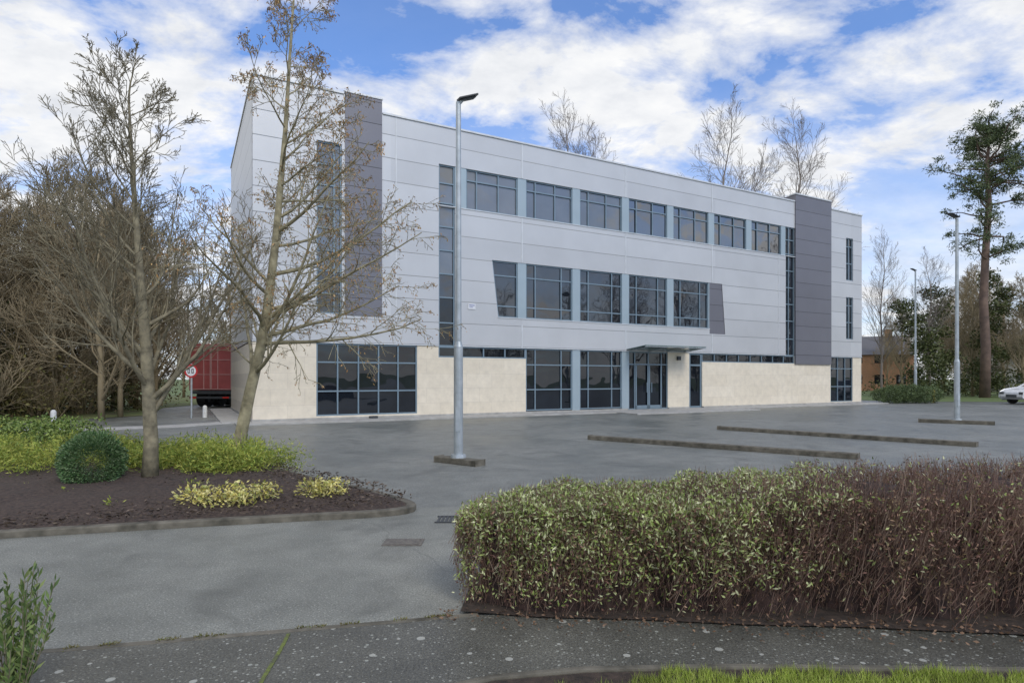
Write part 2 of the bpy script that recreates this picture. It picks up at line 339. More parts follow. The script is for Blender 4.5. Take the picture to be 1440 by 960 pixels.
def window(s0,s1,z0,z1,cs,rs,g='d',fw=.055,y=.12,slant=0):
    xs=[s0]+[s0+(s1-s0)*c for c in cs]+[s1]; zs=[z0]+[z0+(z1-z0)*r for r in rs]+[z1]
    for i in range(len(xs)-1):
        for j in range(len(zs)-1):
            gg=g[j] if len(g)>1 else g
            t=[random.uniform(-.006,.006) for _ in range(3)]
            a=xs[i];c=xs[i+1];e=zs[j];f=zs[j+1]
            G[gg].quad((a,y+t[0],e),(c,y+t[1],e),(c,y+t[1]+t[2],f),(a,y+t[0]+t[2],f))
    for i,x in enumerate(xs):
        h=fw/2; x0=x-h; x1=x+h
        if i==0:
            x0=x; x1=x+fw
            if slant:
                fr.poly([(x-slant,.05,z1),(x-slant+fw,.05,z1),(x+fw,.05,z0),(x,.05,z0)]); continue
        if i==len(xs)-1: x0=x-fw; x1=x
        fr.box(x0,x1,.06,y-.008,z0,z1)
    for j,z in enumerate(zs):
        h=fw/2; a=z-h; c=z+h
        if j==0: a=z; c=z+fw
        if j==len(zs)-1: a=z-fw; c=z
        fr.box(s0-(slant*(z-z0)/(z1-z0) if slant else 0),s1,.064,y-.012,a,c)
    if slant: G[g[0]].poly([(s0,y,z0),(s0,y,z1),(s0-slant,y,z1)])
bays=[8.38+2.93*i for i in range(7)]
for i,x in enumerate(bays):
    window(x,x+2.5,8.80,10.5,(.2,.62),(.72,),'b' if i<1 else ('m' if i<3 else 't'))
cols.box(7.86,8.38,.02,.15,8.80,10.5)
for i,x in enumerate(bays): cols.box(x+2.5,x+2.93 if i<6 else 28.84,.02,.15,8.80,10.5)
window(7.13,7.86,2.94,10.5,(),(.13,.27,.4,.53,.66,.79,.9),['g','g','d','m','m','m','b','b'])
window(28.84,29.66,2.94,10.5,(.4,),(.13,.27,.4,.53,.66,.79,.9))
window(2.22,3.16,4.06,10.57,(.7,),(.12,.25,.37,.5,.62,.75,.87),['d','d','m','m','m','m','m','m'])
window(9.90,10.88,4.28,6.74,(),(.2,.74),slant=.30)
for i in range(1,5):
    x=bays[i]; window(x,x+2.5,4.28,6.74,(.2,.76),(.2,.74))
    cols.box(x-.43,x,.02,.15,4.28,6.74)
cols.box(bays[4]+2.5,22.67,.02,.15,4.28,6.74)
window(2.22,6.20,.18,2.94,(.2,.4,.6,.8),(.34,.74),'g')
for i in (1,2): window(bays[i],bays[i]+2.5,.15,2.94,(.2,.76),(.34,.74),'g')
cols.box(13.81,14.24,.02,.15,.12,2.94); cols.box(16.74,17.17,.02,.15,.12,2.94)
window(17.17,19.73,.06,2.94,(.16,.5,.84),(.78,),'g')
window(21.24,22.13,.06,2.94,(),(.78,),'g',fw=.09)
window(7.13,11.31,2.48,2.94,(.25,.5,.75),(),'g'); window(22.15,29.66,2.48,2.94,(.125,.25,.375,.5,.625,.75,.875),(),'g')
window(33.10,35.33,.15,2.94,(.33,.66),(.34,.74),'g')
window(34.6,35.33,7.8,10.48,(.45,),(.4,.8)); window(34.6,35.33,4.08,6.74,(.45,),(.4,.8))
for x in (17.62,18.38,18.48,19.25): fr.box(x,x+.07,.045,.058,.08,2.25)
fr.box(17.62,19.3,.045,.057,.08,.26)
fr.box(18.30,18.33,-.02,.04,.9,1.4); fr.box(18.60,18.63,-.02,.04,.9,1.4)
fr.obj('window_frames',m_frame,B); cols.obj('mullion_panels',m_col,B)
G['d'].obj('glazing',m_glass,B); G['b'].obj('glazing_blinds',m_glassb,B); G['m'].obj('glazing_mid',m_glassm,B); G['g'].obj('glazing_ground_floor',m_glassg,B); G['t'].obj('glazing_top_floor',m_glasst,B)
m_can=simple('canopy_glass',(.16,.24,.22),.12,0,c2=(.12,.19,.18),scale=2)
mb=MB(); mb.V=[(17.0,-1.4,3.16),(20.95,-1.4,3.16),(20.95,-.02,3.02),(17.0,-.02,3.02),(17.0,-1.4,3.19),(20.95,-1.4,3.19),(20.95,-.02,3.05),(17.0,-.02,3.05)]
mb.F=[(0,3,2,1),(4,5,6,7),(0,1,5,4),(1,2,6,5),(2,3,7,6),(3,0,4,7)]; mb.obj('entrance_canopy',m_can,B)
mb=MB()
for x in (17.2,18.4,19.6,20.8):
    mb.tube([V3((x,0,2.97)),V3((x,-1.42,3.12))],[.03,.022],6)
mb.tube([V3((17.0,-1.38,3.12)),V3((20.95,-1.38,3.12))],[.025,.025],6)
mb.obj('canopy_brackets',m_galv,B)
mb=MB(); mb.box(8.45,8.8,-.03,-.003,4.55,4.78); mb.obj('wall_notice',simple('notice_white',(.75,.76,.78),.5),B)
mb=MB(); mb.box(8.5,8.75,-.034,-.031,4.70,4.73); mb.box(8.5,8.68,-.034,-.031,4.63,4.65); mb.obj('wall_notice_band',simple('notice_blue',(.10,.14,.40),.5),B)
mb=MB(); mb.box(4.2,4.5,-.25,-.05,.0,.14); mb.box(20.3,20.5,-.12,-.003,2.55,2.75); mb.obj('wall_fittings',m_dark,B)
mb=MB(); mb.box(-.6,W+1,-1.15,-.04,-.02,.05); mb.box(-1.0,-.04,-.04,DEP,-.02,.05); mb.obj('building_path',m_path,bevel=.008,loc=P0,rz=RZ)
mb=MB(); mb.box(15.5,23.5,-2.6,-1.16,-.02,.045); mb.obj('entrance_apron',m_path,bevel=.008,loc=P0,rz=RZ)
ribbon('side_path',[(-24,17.9+1.5),(-13.2,18.9),(-11.2,20.2),(-10.3,21.6)],1.0,-.01,.03,m_path)
# ------------------------------------------------------------ street lamps
def lamp(loc,h,head_dir=1):
    E=empty('street_lamp',loc)
    mb=MB(); mb.tube([V3((0,0,0)),V3((0,0,2.1)),V3((0,0,2.2)),V3((0,0,h))],[.09,.088,.062,.048],14); mb.tube([V3((0,0,0)),V3((0,0,.06))],[.15,.14],12)
    mb.tube([V3((0,0,h-.05)),V3((.1*head_dir,-.02,h+.05))],[.03,.03],8)
    mb.obj('pole',m_galv,E,smooth=False)
    mb=MB()
    for (x0,x1,y0,y1,z0,z1) in ((.0,.38,-.13,.13,0,.035),(.03,.33,-.1,.1,-.03,0)):
        mb.box(x0*head_dir if head_dir>0 else -x1,x1 if head_dir>0 else -x0,y0,y1,z0,z1)
    o=mb.obj('lamp_head',m_dark,E,bevel=.01,loc=(0,-.0,h+.04)); o.rotation_euler=(math.radians(12),math.radians(-18*head_dir),math.radians(15))
    mb=MB(); mb.box(-.045,.045,-.096,-.082,.5,.95); mb.obj('access_door',m_galv,E)
    return E
lamp((-1.02,11.5,.1),6.75)
ribbon('lamp_kerb',[(-1.42,11.75),(-.58,11.1)],.26,-.01,.10,m_kerbd)
lamp((15.9,21.6,.1),7.2,-1); ribbon('lamp_kerb',[(15.0,22.3),(16.7,20.9)],.28,-.01,.12,m_kerbd)
lamp((27.5,41.2,0),8.9,-1)
# ------------------------------------------------------------ trees
def rdir(d,ang):
    a=d.orthogonal().normalized(); a.rotate(Matrix.Rotation(random.uniform(0,6.283),3,d)); return (d*math.cos(ang)+a*math.sin(ang)).normalized()
def grow(mb,p,d,Ln,r,lvl,c,tips):
    n=c['seg'][lvl]; pts=[p.copy()]; rd=[r]
    for i in range(n):
        d=(d+V3((random.gauss(0,1),random.gauss(0,1),random.gauss(0,1)))*c['wob']+V3((0,0,c['up'][lvl]))).normalized()
        p=p+d*Ln/n; pts.append(p.copy()); rd.append(max(c['rmin'],r*(1-.8*(i+1)/n)))
    mb.tube(pts,rd,c['sides'][lvl],cap=False)
    if lvl>=len(c['nch']): tips.append((pts[-1],d)); tips.append((pts[len(pts)//2],d)); return
    k=c['nch'][lvl]
    for q in range(k):
        t=(q+random.uniform(.3,1.2))/(k+.2); t=min(.98,c['start']+(1-c['start'])*t); f=t*n; i=min(int(f),n-1); pos=pts[i].lerp(pts[i+1],f-i)
        dd=(pts[i+1]-pts[i]).normalized()
        grow(mb,pos,rdir(dd,random.uniform(*c['ang'])),Ln*c['ratio'][lvl]*(1.15-.6*t)*random.uniform(.7,1.2),max(c['rmin'],rd[i]*.5),lvl+1,c,tips)
def tree(trunk,rads,limbs,c,limb_len,limb_ang,z_start,rl=.4):
    mb=MB(); tips=[]; mb.tube(trunk,rads,10,cap=True); n=len(trunk)-1
    for q in range(limbs):
        t=z_start+(1-z_start)*(q+random.uniform(0,.9))/limbs; f=t*n; i=min(int(f),n-1); pos=trunk[i].lerp(trunk[i+1],f-i); dd=(trunk[i+1]-trunk[i]).normalized()
        u=(t-z_start)/(1-z_start); r=rads[i]*(1-(f-i))+rads[i+1]*(f-i)
        grow(mb,pos,rdir(dd,random.uniform(*limb_ang)),limb_len(u)*random.uniform(.75,1.2),max(c['rmin']*1.5,r*rl),0,c,tips)
    grow(mb,trunk[-1],(trunk[-1]-trunk[-2]).normalized(),limb_len(1),rads[-1],0,c,tips)
    return mb,tips
def leaves(P,L_,W_,droop=0,flat=0,seed=0):
    r=np.random.default_rng(seed); n=len(P); a=r.normal(size=(n,3)); a[:,2]-=droop; a[:,2]*=(1-flat); a/=np.linalg.norm(a,axis=1)[:,None]
    b=np.cross(a,r.normal(size=(n,3))); b/=np.linalg.norm(b,axis=1)[:,None]+1e-9
    l=(L_*r.uniform(.6,1.3,n))[:,None]; w_=(W_*r.uniform(.6,1.3,n))[:,None]
    V=np.stack([P,P+a*l*.45+b*w_*.5,P+a*l,P+a*l*.45-b*w_*.5],1).reshape(-1,3); F=np.arange(4*n).reshape(n,4); return V,F
def sticks(P,Q,r):
    n=len(P); d=Q-P; d/=np.linalg.norm(d,axis=1)[:,None]+1e-9; ref=np.tile([.3,.9,.2],(n,1)); u=np.cross(d,ref); u/=np.linalg.norm(u,axis=1)[:,None]; v=np.cross(d,u)
    vs=[]
    for B_,rr in ((P,r),(Q,r*.5)):
        for k in range(3): a=2.094*k; vs.append(B_+(u*math.cos(a)+v*math.sin(a))*rr)
    V=np.stack(vs,1).reshape(-1,3); b=np.arange(n)[:,None]*6
    F=np.concatenate([b+np.array([[k,(k+1)%3,3+(k+1)%3,3+k]]) for k in range(3)],0); return V,F
c1=dict(seg=[7,5,4,3],wob=.085,up=[.09,.06,.05,.03],rmin=.0038,sides=[6,4,3,3],nch=[9,6,3],ratio=[.48,.5,.6],ang=(.4,.85),start=.12)
T=[V3(v) for v in ((0,0,0),(.02,0,.6),(-.03,.02,1.3),(-.05,0,1.9),(-.14,.03,2.8),(-.20,0,3.8),(-.26,0,4.7),(-.30,0,5.5))]
random.seed(101)
mb,tp=tree(T,[.120,.095,.085,.078,.055,.040,.025,.014],30,c1,lambda u:2.9-2.2*u,(.6,1.1),.2,.44)
E=empty('deciduous_tree',(-5.16,8.61,.1)); mb.obj('trunk_and_branches',m_bark,E,smooth=True)
c2=dict(seg=[7,5,4,3],wob=.09,up=[.05,.0,-.05,-.10],rmin=.004,sides=[6,4,3,3],nch=[9,5,3],ratio=[.40,.5,.5],ang=(.5,1.0),start=.12)
T=[V3((x+4.58,0,z)) for x,z in ((-4.58,0),(-4.42,.6),(-4.27,1.3),(-4.1,2.0),(-3.98,2.7),(-3.86,3.7),(-3.78,4.6),(-3.70,5.5),(-3.62,6.8),(-3.52,8.3))]
random.seed(77)
mb,tp=tree(T,[.12,.10,.09,.083,.075,.062,.05,.038,.024,.012],30,c2,lambda u:2.8-2.0*u,(.75,1.35),.22,.42)
for (z,dx,dy,ln) in ((2.5,.95,-.2,2.9),(3.2,.9,.25,2.6),(2.2,.9,.1,2.3),(3.9,.8,-.3,2.2)):
    grow(mb,V3((.6+.1*(z-2.2),0,z)),V3((dx,dy,.35)).normalized(),ln,.035,0,c2,tp)
E=empty('alder_tree',(-4.58,9.86,.1)); mb.obj('trunk_and_branches',m_bark2,E,smooth=True)
P=np.array([list(t[0]) for t in tp]); P=P[rng.random(len(P))<.55]; P=np.concatenate([P,P+rng.normal(0,.03,P.shape)]); V_,F_=leaves(P,.05,.018,1.5,0,4)
obj('catkins',mesh_of('catkins',V_,F_,foliage('catkin_mat',[(.45,.26,.10),(.26,.15,.07),(.58,.38,.16)])),E)
cb=dict(seg=[5,4,2],wob=.14,up=[.12,.08,.05],rmin=.0095,sides=[4,3,3],nch=[9,7],ratio=[.5,.6],ang=(.4,.9),start=.12)
def bgtree(name,H,r,m,limbs,ll,ang,zs,c,seed):
    random.seed(seed); T=[V3((random.gauss(0,.04)*i*H/10,random.gauss(0,.04)*i*H/10,H*i/7)) for i in range(8)]
    mb,tp=tree(T,[r*(1-.87*i/7) for i in range(8)],limbs,c,ll,ang,zs,.5); return mb.mesh(name,m,True),tp
thA,tpA=bgtree('thicket_tree_a',8,.12,m_barkbg,26,lambda u:3.6-2.3*u,(.5,1.1),.08,cb,1)
thB,tpB=bgtree('thicket_tree_b',9,.13,m_barkbg,28,lambda u:3.9-2.6*u,(.4,1.0),.12,cb,2)
ct=dict(cb); ct.update(seg=[6,5,3],rmin=.011,up=[.09,.07,.05],nch=[8,6],ratio=[.5,.5],ang=(.4,.9),wob=.1)
tall,_=bgtree('tall_bare_tree',20,.24,m_barkgrey,32,lambda u:7.4-4.6*u,(.55,.95),.22,ct,3)
tall2,_=bgtree('tall_bare_tree_b',20,.24,m_barkgrey,28,lambda u:7.0-4.0*u,(.5,1.0),.25,ct,13)
cs=dict(cb); cs.update(rmin=.008,nch=[7,5])
random.seed(4); mb=MB()
for k in range(14):
    a=random.uniform(0,6.28); d=V3((math.cos(a)*.5,math.sin(a)*.5,1)).normalized(); grow(mb,V3((math.cos(a)*.2,math.sin(a)*.2,0)),d,random.uniform(2.2,3.6),.03,0,cs,[])
shrubm=mb.mesh('bare_shrub_mesh',m_barkbg)
random.seed(5)
E=empty('tree_thicket')
for i in range(38):
    x=random.uniform(-34,-15.5); y=random.uniform(23.5,38)
    if x>-15.5-(y-24)*.42: x-=4.5
    s=random.uniform(.78,1.15)*(1.2 if x<-21 else .98); obj('thicket_tree',random.choice([thA,thB]),E,(x,y,0),random.uniform(0,6.28),(s,s,s))
for i in range(44):
    y=random.uniform(22.3,33); x=random.uniform(-32,-16.5-(y-22)*.30); s=random.uniform(.7,1.3)
    obj('thicket_shrub',shrubm,E,(x,y,0),random.uniform(0,6.28),(s,s,s*.9))
for i in range(11):
    x=random.uniform(-26,-16); y=random.uniform(14.5,20)
    obj('thicket_tree',random.choice([thA,thB]),E,(x,y,0),random.uniform(0,6.28),random.uniform(.6,.8))
for i in range(8):
    obj('thicket_tree',random.choice([thA,thB]),E,(random.uniform(-28,-16),random.uniform(50,54),0),random.uniform(0,6.28),random.uniform(.9,1.2))
def clump(P0s,rad,n,L_,W_,seed,flat=0,hollow=.55,lump=.18):
    r=np.random.default_rng(seed); out=[]
    for (x,y,z),R_ in zip(P0s,rad):
        d=r.normal(size=(n,3)); d/=np.linalg.norm(d,axis=1)[:,None]; q=d*(hollow+(1-hollow)*r.random(n)**.5)[:,None]*np.array(R_)
        q*=(1+lump*np.sin(d[:,:1]*7+x*3)*np.cos(d[:,1:2]*6+y)); q+=np.array([x,y,z]); out.append(q[q[:,2]>.02])
    return leaves(np.concatenate(out),L_,W_,0,flat,seed)
fg_dark=foliage('ivy_foliage',[(.05,.065,.022),(.09,.11,.035),(.14,.15,.055)])
fg_green=foliage('juniper_foliage',[(.16,.25,.05),(.34,.40,.07),(.52,.52,.12)],scale=3,trans=.2)
fg_ball=foliage('box_foliage',[(.05,.11,.04),(.11,.20,.07),(.26,.35,.19)])
fg_yel=foliage('variegated_foliage',[(.42,.40,.09),(.70,.60,.17),(.78,.70,.32),(.30,.36,.08)])
fg_und=foliage('undergrowth_foliage',[(.15,.115,.05),(.17,.165,.055),(.14,.09,.045)],scale=.5)
r=np.random.default_rng(2)
pts=[(r.uniform(-36,-18.5),r.uniform(24,36),r.uniform(0,1.6)) for _ in range(54)]; rad=[(1.8,1.5,1.3)]*54
for _ in range(26):
    pts.append((r.uniform(-34,-16),r.uniform(44,50),r.uniform(.5,5.0))); rad.append((2.2,1.6,1.8))
V_,F_=clump(pts,rad,420,.16,.09,9,lump=.35); obj('undergrowth',mesh_of('undergrowth',V_,F_,fg_und))
pts=[];rad=[]
for x,y,h in ((-19.5,30,5.5),(-21.5,27,4.5),(-25,31,7),(-18.2,45,7)):
    for k in range(7): pts.append((x+r.normal()*.5,y+r.normal()*.5,h*(k+1)/7)); rad.append((1.0,.9,.8))
V_,F_=clump(pts,rad,480,.13,.08,19,lump=.4,hollow=.3); obj('ivy_clad_trees',mesh_of('ivy_l',V_,F_,fg_dark))
random.seed(8)
for i,(x,y,z) in enumerate(((4.06,47,23.5),(18.4,52,25.5),(25.2,54,26),(-3.2,44,19.3),(6.3,48,22.0),(22.0,55,23))):
    obj('bare_tree',(tall,tall2)[i%2],None,(x,y,0),random.uniform(0,6.28),(z/27,z/27,z/23))
obj('bare_tree',tall,None,(31.2,51,0),1,(.45,.45,.62))
obj('bare_tree',tall2,None,(35.2,51,0),2.6,(.5,.5,.55))
E=empty('tree_belt')
for i in range(32):
    x=random.uniform(33,75); y=random.uniform(50,78)
    if x/y<.60: continue
    s=random.uniform(.7,1.15)*1.25; obj('belt_tree',random.choice([thA,thB]),E,(x,y,0),random.uniform(0,6.28),s)
for i in range(13):
    obj('belt_tree',tall,E,(random.uniform(46,64),random.uniform(-14,36),0),random.uniform(0,6.28),random.uniform(.6,.85))
for i in range(12):
    obj('belt_tree',random.choice([thA,thB]),E,(random.uniform(44,60),random.uniform(-14,34),0),random.uniform(0,6.28),random.uniform(.6,1.0))
for i in range(14):
    obj('belt_tree',random.choice([thA,thB]),E,(random.uniform(60,130),random.uniform(95,130),0),random.uniform(0,6.28),random.uniform(1,1.5))
r=np.random.default_rng(5); pts=[];rad=[]
for i in range(22):
    x=r.uniform(35,60); y=r.uniform(50,58); pts.append((x,y,r.uniform(.3,1.6))); rad.append((2.0,1.8,1.3))
for x,y,h in ((33.6,50,7.5),(36.4,52,9),(40.8,52,10),(47,55,8)):
    for k in range(8): pts.append((x+r.normal()*.7,y+r.normal()*.7,h*(k+1)/8)); rad.append((r.uniform(.7,1.3),1.0,r.uniform(.6,1.1)))
V_,F_=clump(pts,rad,520,.24,.14,12,lump=.45,hollow=.25); obj('ivy_clad_trees',mesh_of('ivy',V_,F_,fg_dark))
# pine
random.seed(23); E=empty('pine_tree',(39.1,50,0)); mb=MB()
T=[V3((0,0,0)),V3((.1,0,4)),V3((-.1,0,8)),V3((.15,.1,12)),V3((.35,0,16)),V3((.2,0,19.5)),V3((.5,0,22.4))]; mb.tube(T,[.40,.35,.31,.27,.22,.14,.05],10)
cp=[];cr=[]
for k in range(46):
    z=random.choice([random.uniform(17.5,22.2),random.uniform(16,22),random.uniform(11,17)]); a=random.uniform(0,6.28); ln=random.uniform(1.8,4.0) if z<20.5 else random.uniform(.9,2.2)
    d=V3((math.cos(a),math.sin(a),random.uniform(.0,.6))); p=V3((.15+.02*(z-10),0,z)); pts=[p]
    for s in range(4): d=(d+V3((random.gauss(0,.25),random.gauss(0,.25),random.gauss(0,.16)))).normalized(); p=p+d*ln/4; pts.append(p)
    mb.tube(pts,[.09,.075,.06,.04,.025],5)
    for s in (2,3,4):
        for q in range(3):
            if random.random()<.35: continue
            cp.append((pts[s].x+random.gauss(0,.45),pts[s].y+random.gauss(0,.45),pts[s].z+random.gauss(.15,.3))); rr=random.uniform(.25,.62); cr.append((rr*1.25,rr*1.25,rr*.75))
mb.obj('trunk_and_limbs',m_pinebark,E,smooth=True)
V_,F_=clump(cp,cr,75,.28,.07,31,hollow=.1,lump=.4); obj('needles',mesh_of('needles',V_,F_,foliage('pine_needles',[(.06,.085,.04),(.10,.14,.06),(.18,.21,.09)])),E)
# ------------------------------------------------------------ bed plants
def shrub(name,pl,rad,n,L_,W_,m,seed,hollow=.7,lump=.18):
    E=empty(name,(0,0,0)); V_,F_=clump(pl,rad,n,L_,W_,seed,hollow=hollow,lump=lump); obj('foliage',mesh_of('foliage',V_,F_,m),E)
    return E
r=np.random.default_rng(14)
pl=[];rd=[]
for i in range(50):
    x=r.uniform(-6.3,-3.8); y=9.5+r.uniform(-.5,1.3)-(x+5)*.1; s=r.uniform(.6,1.15); pl.append((x,y,.2+r.uniform(-.05,.24))); rd.append((.38*s,.36*s,.27*s))
shrub('juniper_bush',pl,rd,560,.075,.016,fg_green,1,hollow=.45,lump=.4)
pl=[];rd=[]
for i in range(46):
    x=r.uniform(-10.5,-6.5); y=r.uniform(8.7,10.8); s=r.uniform(.6,1.15); pl.append((x,y,.22+r.uniform(-.05,.26))); rd.append((.46*s,.42*s,.30*s))
shrub('juniper_bush',pl,rd,560,.075,.016,fg_green,2,hollow=.45,lump=.4)
pl=[];rd=[]
for i in range(26):
    x=r.uniform(-13.5,-9.2); y=r.uniform(12.5,14); pl.append((x,y,.35)); rd.append((.7,.5,.4))
shrub('low_shrub',pl,rd,500,.08,.04,foliage('low_shrub_mat',[(.08,.14,.03),(.18,.26,.06),(.28,.34,.09)]),3,hollow=.5)
shrub('box_ball',[(-5.75,8.3,.46)],[(.40,.38,.41)],13000,.034,.02,fg_ball,4,hollow=.5,lump=.07)
shrub('variegated_shrub',[(-3.75,7.12,.2),(-3.55,7.05,.22),(-3.3,7.15,.25),(-3.0,7.3,.24),(-3.15,7.1,.18)],[(.19,.17,.15)]*5,300,.05,.024,fg_yel,5,hollow=.2,lump=.4)
shrub('variegated_shrub',[(-2.5,7.55,.2),(-2.25,7.6,.22),(-2.38,7.5,.2)],[(.19,.17,.15)]*3,300,.05,.024,fg_yel,6,hollow=.2,lump=.4)
shrub('sprig',[(-4.6,7.0,.14),(-5.6,7.6,.16),(-6.4,7.9,.16),(-4.2,8.0,.2)],[(.13,.1,.08)]*4,60,.05,.02,fg_green,7,hollow=.2)
n=12000; P=np.stack([rng.uniform(-9,-1.2,n),rng.uniform(5.6,10,n),np.full(n,.0)],1)
keep=np.array([inside(p[0],p[1],bedS) for p in P]); P=P[keep]; P[:,2]=.08+rng.uniform(0,.05,len(P))+.09*np.clip((P[:,1]-6.3)/2,0,1)
V_,F_=leaves(P,.055,.022,0,.7,8); obj('bark_chips',mesh_of('chips',V_,F_,foliage('chips_mat',[(.04,.028,.02),(.11,.08,.055),(.06,.045,.035),(.20,.15,.11)])))
shrub('round_bush',[(24.8,39.4,.5),(26,39.2,.6),(27,39.6,.55),(25.4,39.8,.6)],[(1.2,.9,.6)]*4,2600,.10,.06,foliage('rb',[(.07,.11,.04),(.14,.18,.07)]),15,hollow=.7)
# near-left plant
P=[];Q=[]
r=np.random.default_rng(33); base=np.array([-2.44,2.90,.0]); LP=[]
for k in range(64):
    a=r.uniform(0,6.28); h=r.uniform(.25,.64); o=r.uniform(.05,.40); top=base+np.array([math.cos(a)*o-.08,math.sin(a)*o*.8,h]); st=base+np.array([math.cos(a)*.06,math.sin(a)*.06,0])
    P.append(st);Q.append(top)
    for t in np.linspace(.2,1,28): LP.append(st+(top-st)*t)
E=empty('evergreen_shrub'); V_,F_=sticks(np.array(P),np.array(Q),.004); obj('stems',mesh_of('stems',V_,F_,m_bark),E)
LP=np.array(LP); rr=np.random.default_rng(3); a=rr.normal(size=LP.shape)*.6; a[:,2]=abs(a[:,2])+.8; a/=np.linalg.norm(a,axis=1)[:,None]
b_=np.cross(a,rr.normal(size=LP.shape)); b_/=np.linalg.norm(b_,axis=1)[:,None]; l=rr.uniform(.035,.07,len(LP))[:,None]
V_=np.stack([LP,LP+a*l*.5+b_*.007,LP+a*l,LP+a*l*.5-b_*.007],1).reshape(-1,3); F_=np.arange(len(V_)).reshape(-1,4)
obj('leaves',mesh_of('lv',V_,F_,foliage('evergreen_leaf',[(.07,.12,.04),(.14,.21,.06),(.25,.30,.11)],trans=.15)),E)
# ------------------------------------------------------------ hedge
hx=np.array([-.30,.5,1.3,2.2,3.2,5,9]); hb=np.array([4.75,5.15,5.5,5.8,6.0,6.2,6.7]); hf=np.array([4.12,4.0,3.98,3.92,3.84,3.72,3.6]); hh=np.array([.74,.75,.74,.80,.83,.86,.9])
def hedge_pt(x,th,k=1.0):
    f=np.interp(x,hx,hf); b=np.interp(x,hx,hb); h=np.interp(x,hx,hh)
    cap=np.sqrt(np.clip(1-(1-np.clip((x+.30)/.4,0,1))**2,0,1)); hw=(b-f)/2*(.25+.75*cap)*k; md=(f+b)/2
    lump=1+.07*np.sin(x*5.1+th*3)+.05*np.sin(x*11.3-th*5)+.04*np.sin(x*23+th*9)
    c=np.cos(th); s=np.sin(th)
    return np.stack([x+0*th,md-hw*np.sign(c)*np.abs(c)**.55*lump,h*(.75+.25*cap)*k*np.abs(s)**.5*(.5+.5*lump)],-1)
E=empty('hedge')
X,TH=np.meshgrid(np.linspace(-.22,9,120),np.linspace(0,math.pi,26),indexing='ij'); PP=hedge_pt(X,TH,.82).reshape(-1,3)
F_=[(i*26+j,(i+1)*26+j,(i+1)*26+j+1,i*26+j+1) for i in range(119) for j in range(25)]; F_.append(tuple(range(26)))
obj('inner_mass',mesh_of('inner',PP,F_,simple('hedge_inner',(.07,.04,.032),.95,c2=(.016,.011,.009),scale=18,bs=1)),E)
def hedge_samples(n,seed,xmax=6.5,top=.5):
    r=np.random.default_rng(seed); x=-.30+(xmax+.3)*r.random(n)**1.15; th=np.where(r.random(n)<top,r.uniform(.9,2.3,n),r.uniform(0.0,1.15,n))
    P=hedge_pt(x,th,1.0); C=hedge_pt(x,th,.5); C[:,2]=P[:,2]*.5; out=C+(P-C)*(.68+.37*r.random(n))[:,None]; out[:,0]=x-(.12*r.random(n))*(x<-.1); return out,x,th,r
def greenness(P):
    q=P[:,0]-(P[:,1]-4)*.55+.16*np.sin(P[:,1]*7)+.16*np.sin(P[:,2]*13)
    return 1-np.clip((q-1.25)/1.0,0,1)
P,x,th,r=hedge_samples(34000,1)
P2,x2,th2,r2=hedge_samples(24000,2,top=.3)
dd=r.normal(size=P.shape)*.32; dd[:,2]=abs(dd[:,2])+.9; dd[:,1]+=-np.cos(th)*.6; dd/=np.linalg.norm(dd,axis=1)[:,None]
ln=r.uniform(.06,.16,len(P))[:,None]; V_,F_=sticks(P-dd*ln,P+dd*r.uniform(.0,.06,len(P))[:,None],.002)
obj('twigs',mesh_of('twigs',V_,F_,foliage('twig_mat',[(.14,.08,.065),(.22,.135,.105),(.36,.26,.19),(.12,.065,.055)])),E)
P3,x3,th3,r3=hedge_samples(66000,4,xmax=6,top=.5)
hgt=P3[:,2]/.8; gn=greenness(P3); pg=(gn*np.clip(.20+hgt*.95,0,1)+.05)*.9
g=P3[r3.random(len(P3))<pg]; V_,F_=leaves(g,.038,.013,-.6,0,21)
obj('green_leaves',mesh_of('gl',V_,F_,foliage('hedge_green',[(.15,.22,.05),(.29,.38,.09),(.48,.54,.22),(.70,.70,.44),(.24,.31,.07)],scale=5,trans=.15)),E)
V_,F_=leaves(P2,.030,.011,.2,0,22); obj('brown_leaves',mesh_of('bl',V_,F_,foliage('hedge_brown',[(.14,.07,.05),(.21,.11,.08),(.32,.20,.13),(.18,.14,.06),(.09,.05,.042)],scale=4)),E)
n=900; x=rng.uniform(-.5,6,n); y=np.interp(x,hx,hf)-np.abs(rng.normal(0,.13,n)); P=np.stack([x,y,.03+rng.random(n)*.012],1)
V_,F_=leaves(P,.03,.015,0,.8,30); obj('leaf_litter',mesh_of('litter',V_,F_,foliage('litter_mat',[(.13,.07,.04),(.24,.15,.09),(.06,.04,.03)])))
n=2600; t=rng.random(n); x=-2.63+t*2.4; y=np.interp(x,[-2.63,-1.5,-.23],[3.56,3.81,4.09])+rng.normal(0,.012,n); k2=np.sin(x*9)+np.sin(x*23)>.2; P=np.stack([x,y,np.full(n,.012)],1)[k2]
V_,F_=leaves(P,.018,.008,-.5,0,41); obj('kerb_moss',mesh_of('km',V_,F_,foliage('kerb_moss_mat',[(.14,.18,.04),(.20,.17,.07),(.10,.09,.04)])))
n=38000; x=rng.uniform(.0,3.2,n); y=rng.uniform(2.6,3.28,n); keep=(y<3.24-.32*np.clip(.9-x,0,1)+.04*np.sin(x*9)+.03*np.sin(x*31)); x=x[keep];y=y[keep]; P=np.stack([x,y,np.full(len(x),.015)],1)
d=rng.normal(size=P.shape)*.4; d[:,2]=1; d/=np.linalg.norm(d,axis=1)[:,None]; ln=rng.uniform(.02,.07,len(P))[:,None]; sd=np.cross(d,rng.normal(size=P.shape)); sd/=np.linalg.norm(sd,axis=1)[:,None]
V_=np.stack([P-sd*.0022,P+sd*.0022,P+d*ln],1).reshape(-1,3); F_=np.arange(len(V_)).reshape(-1,3)
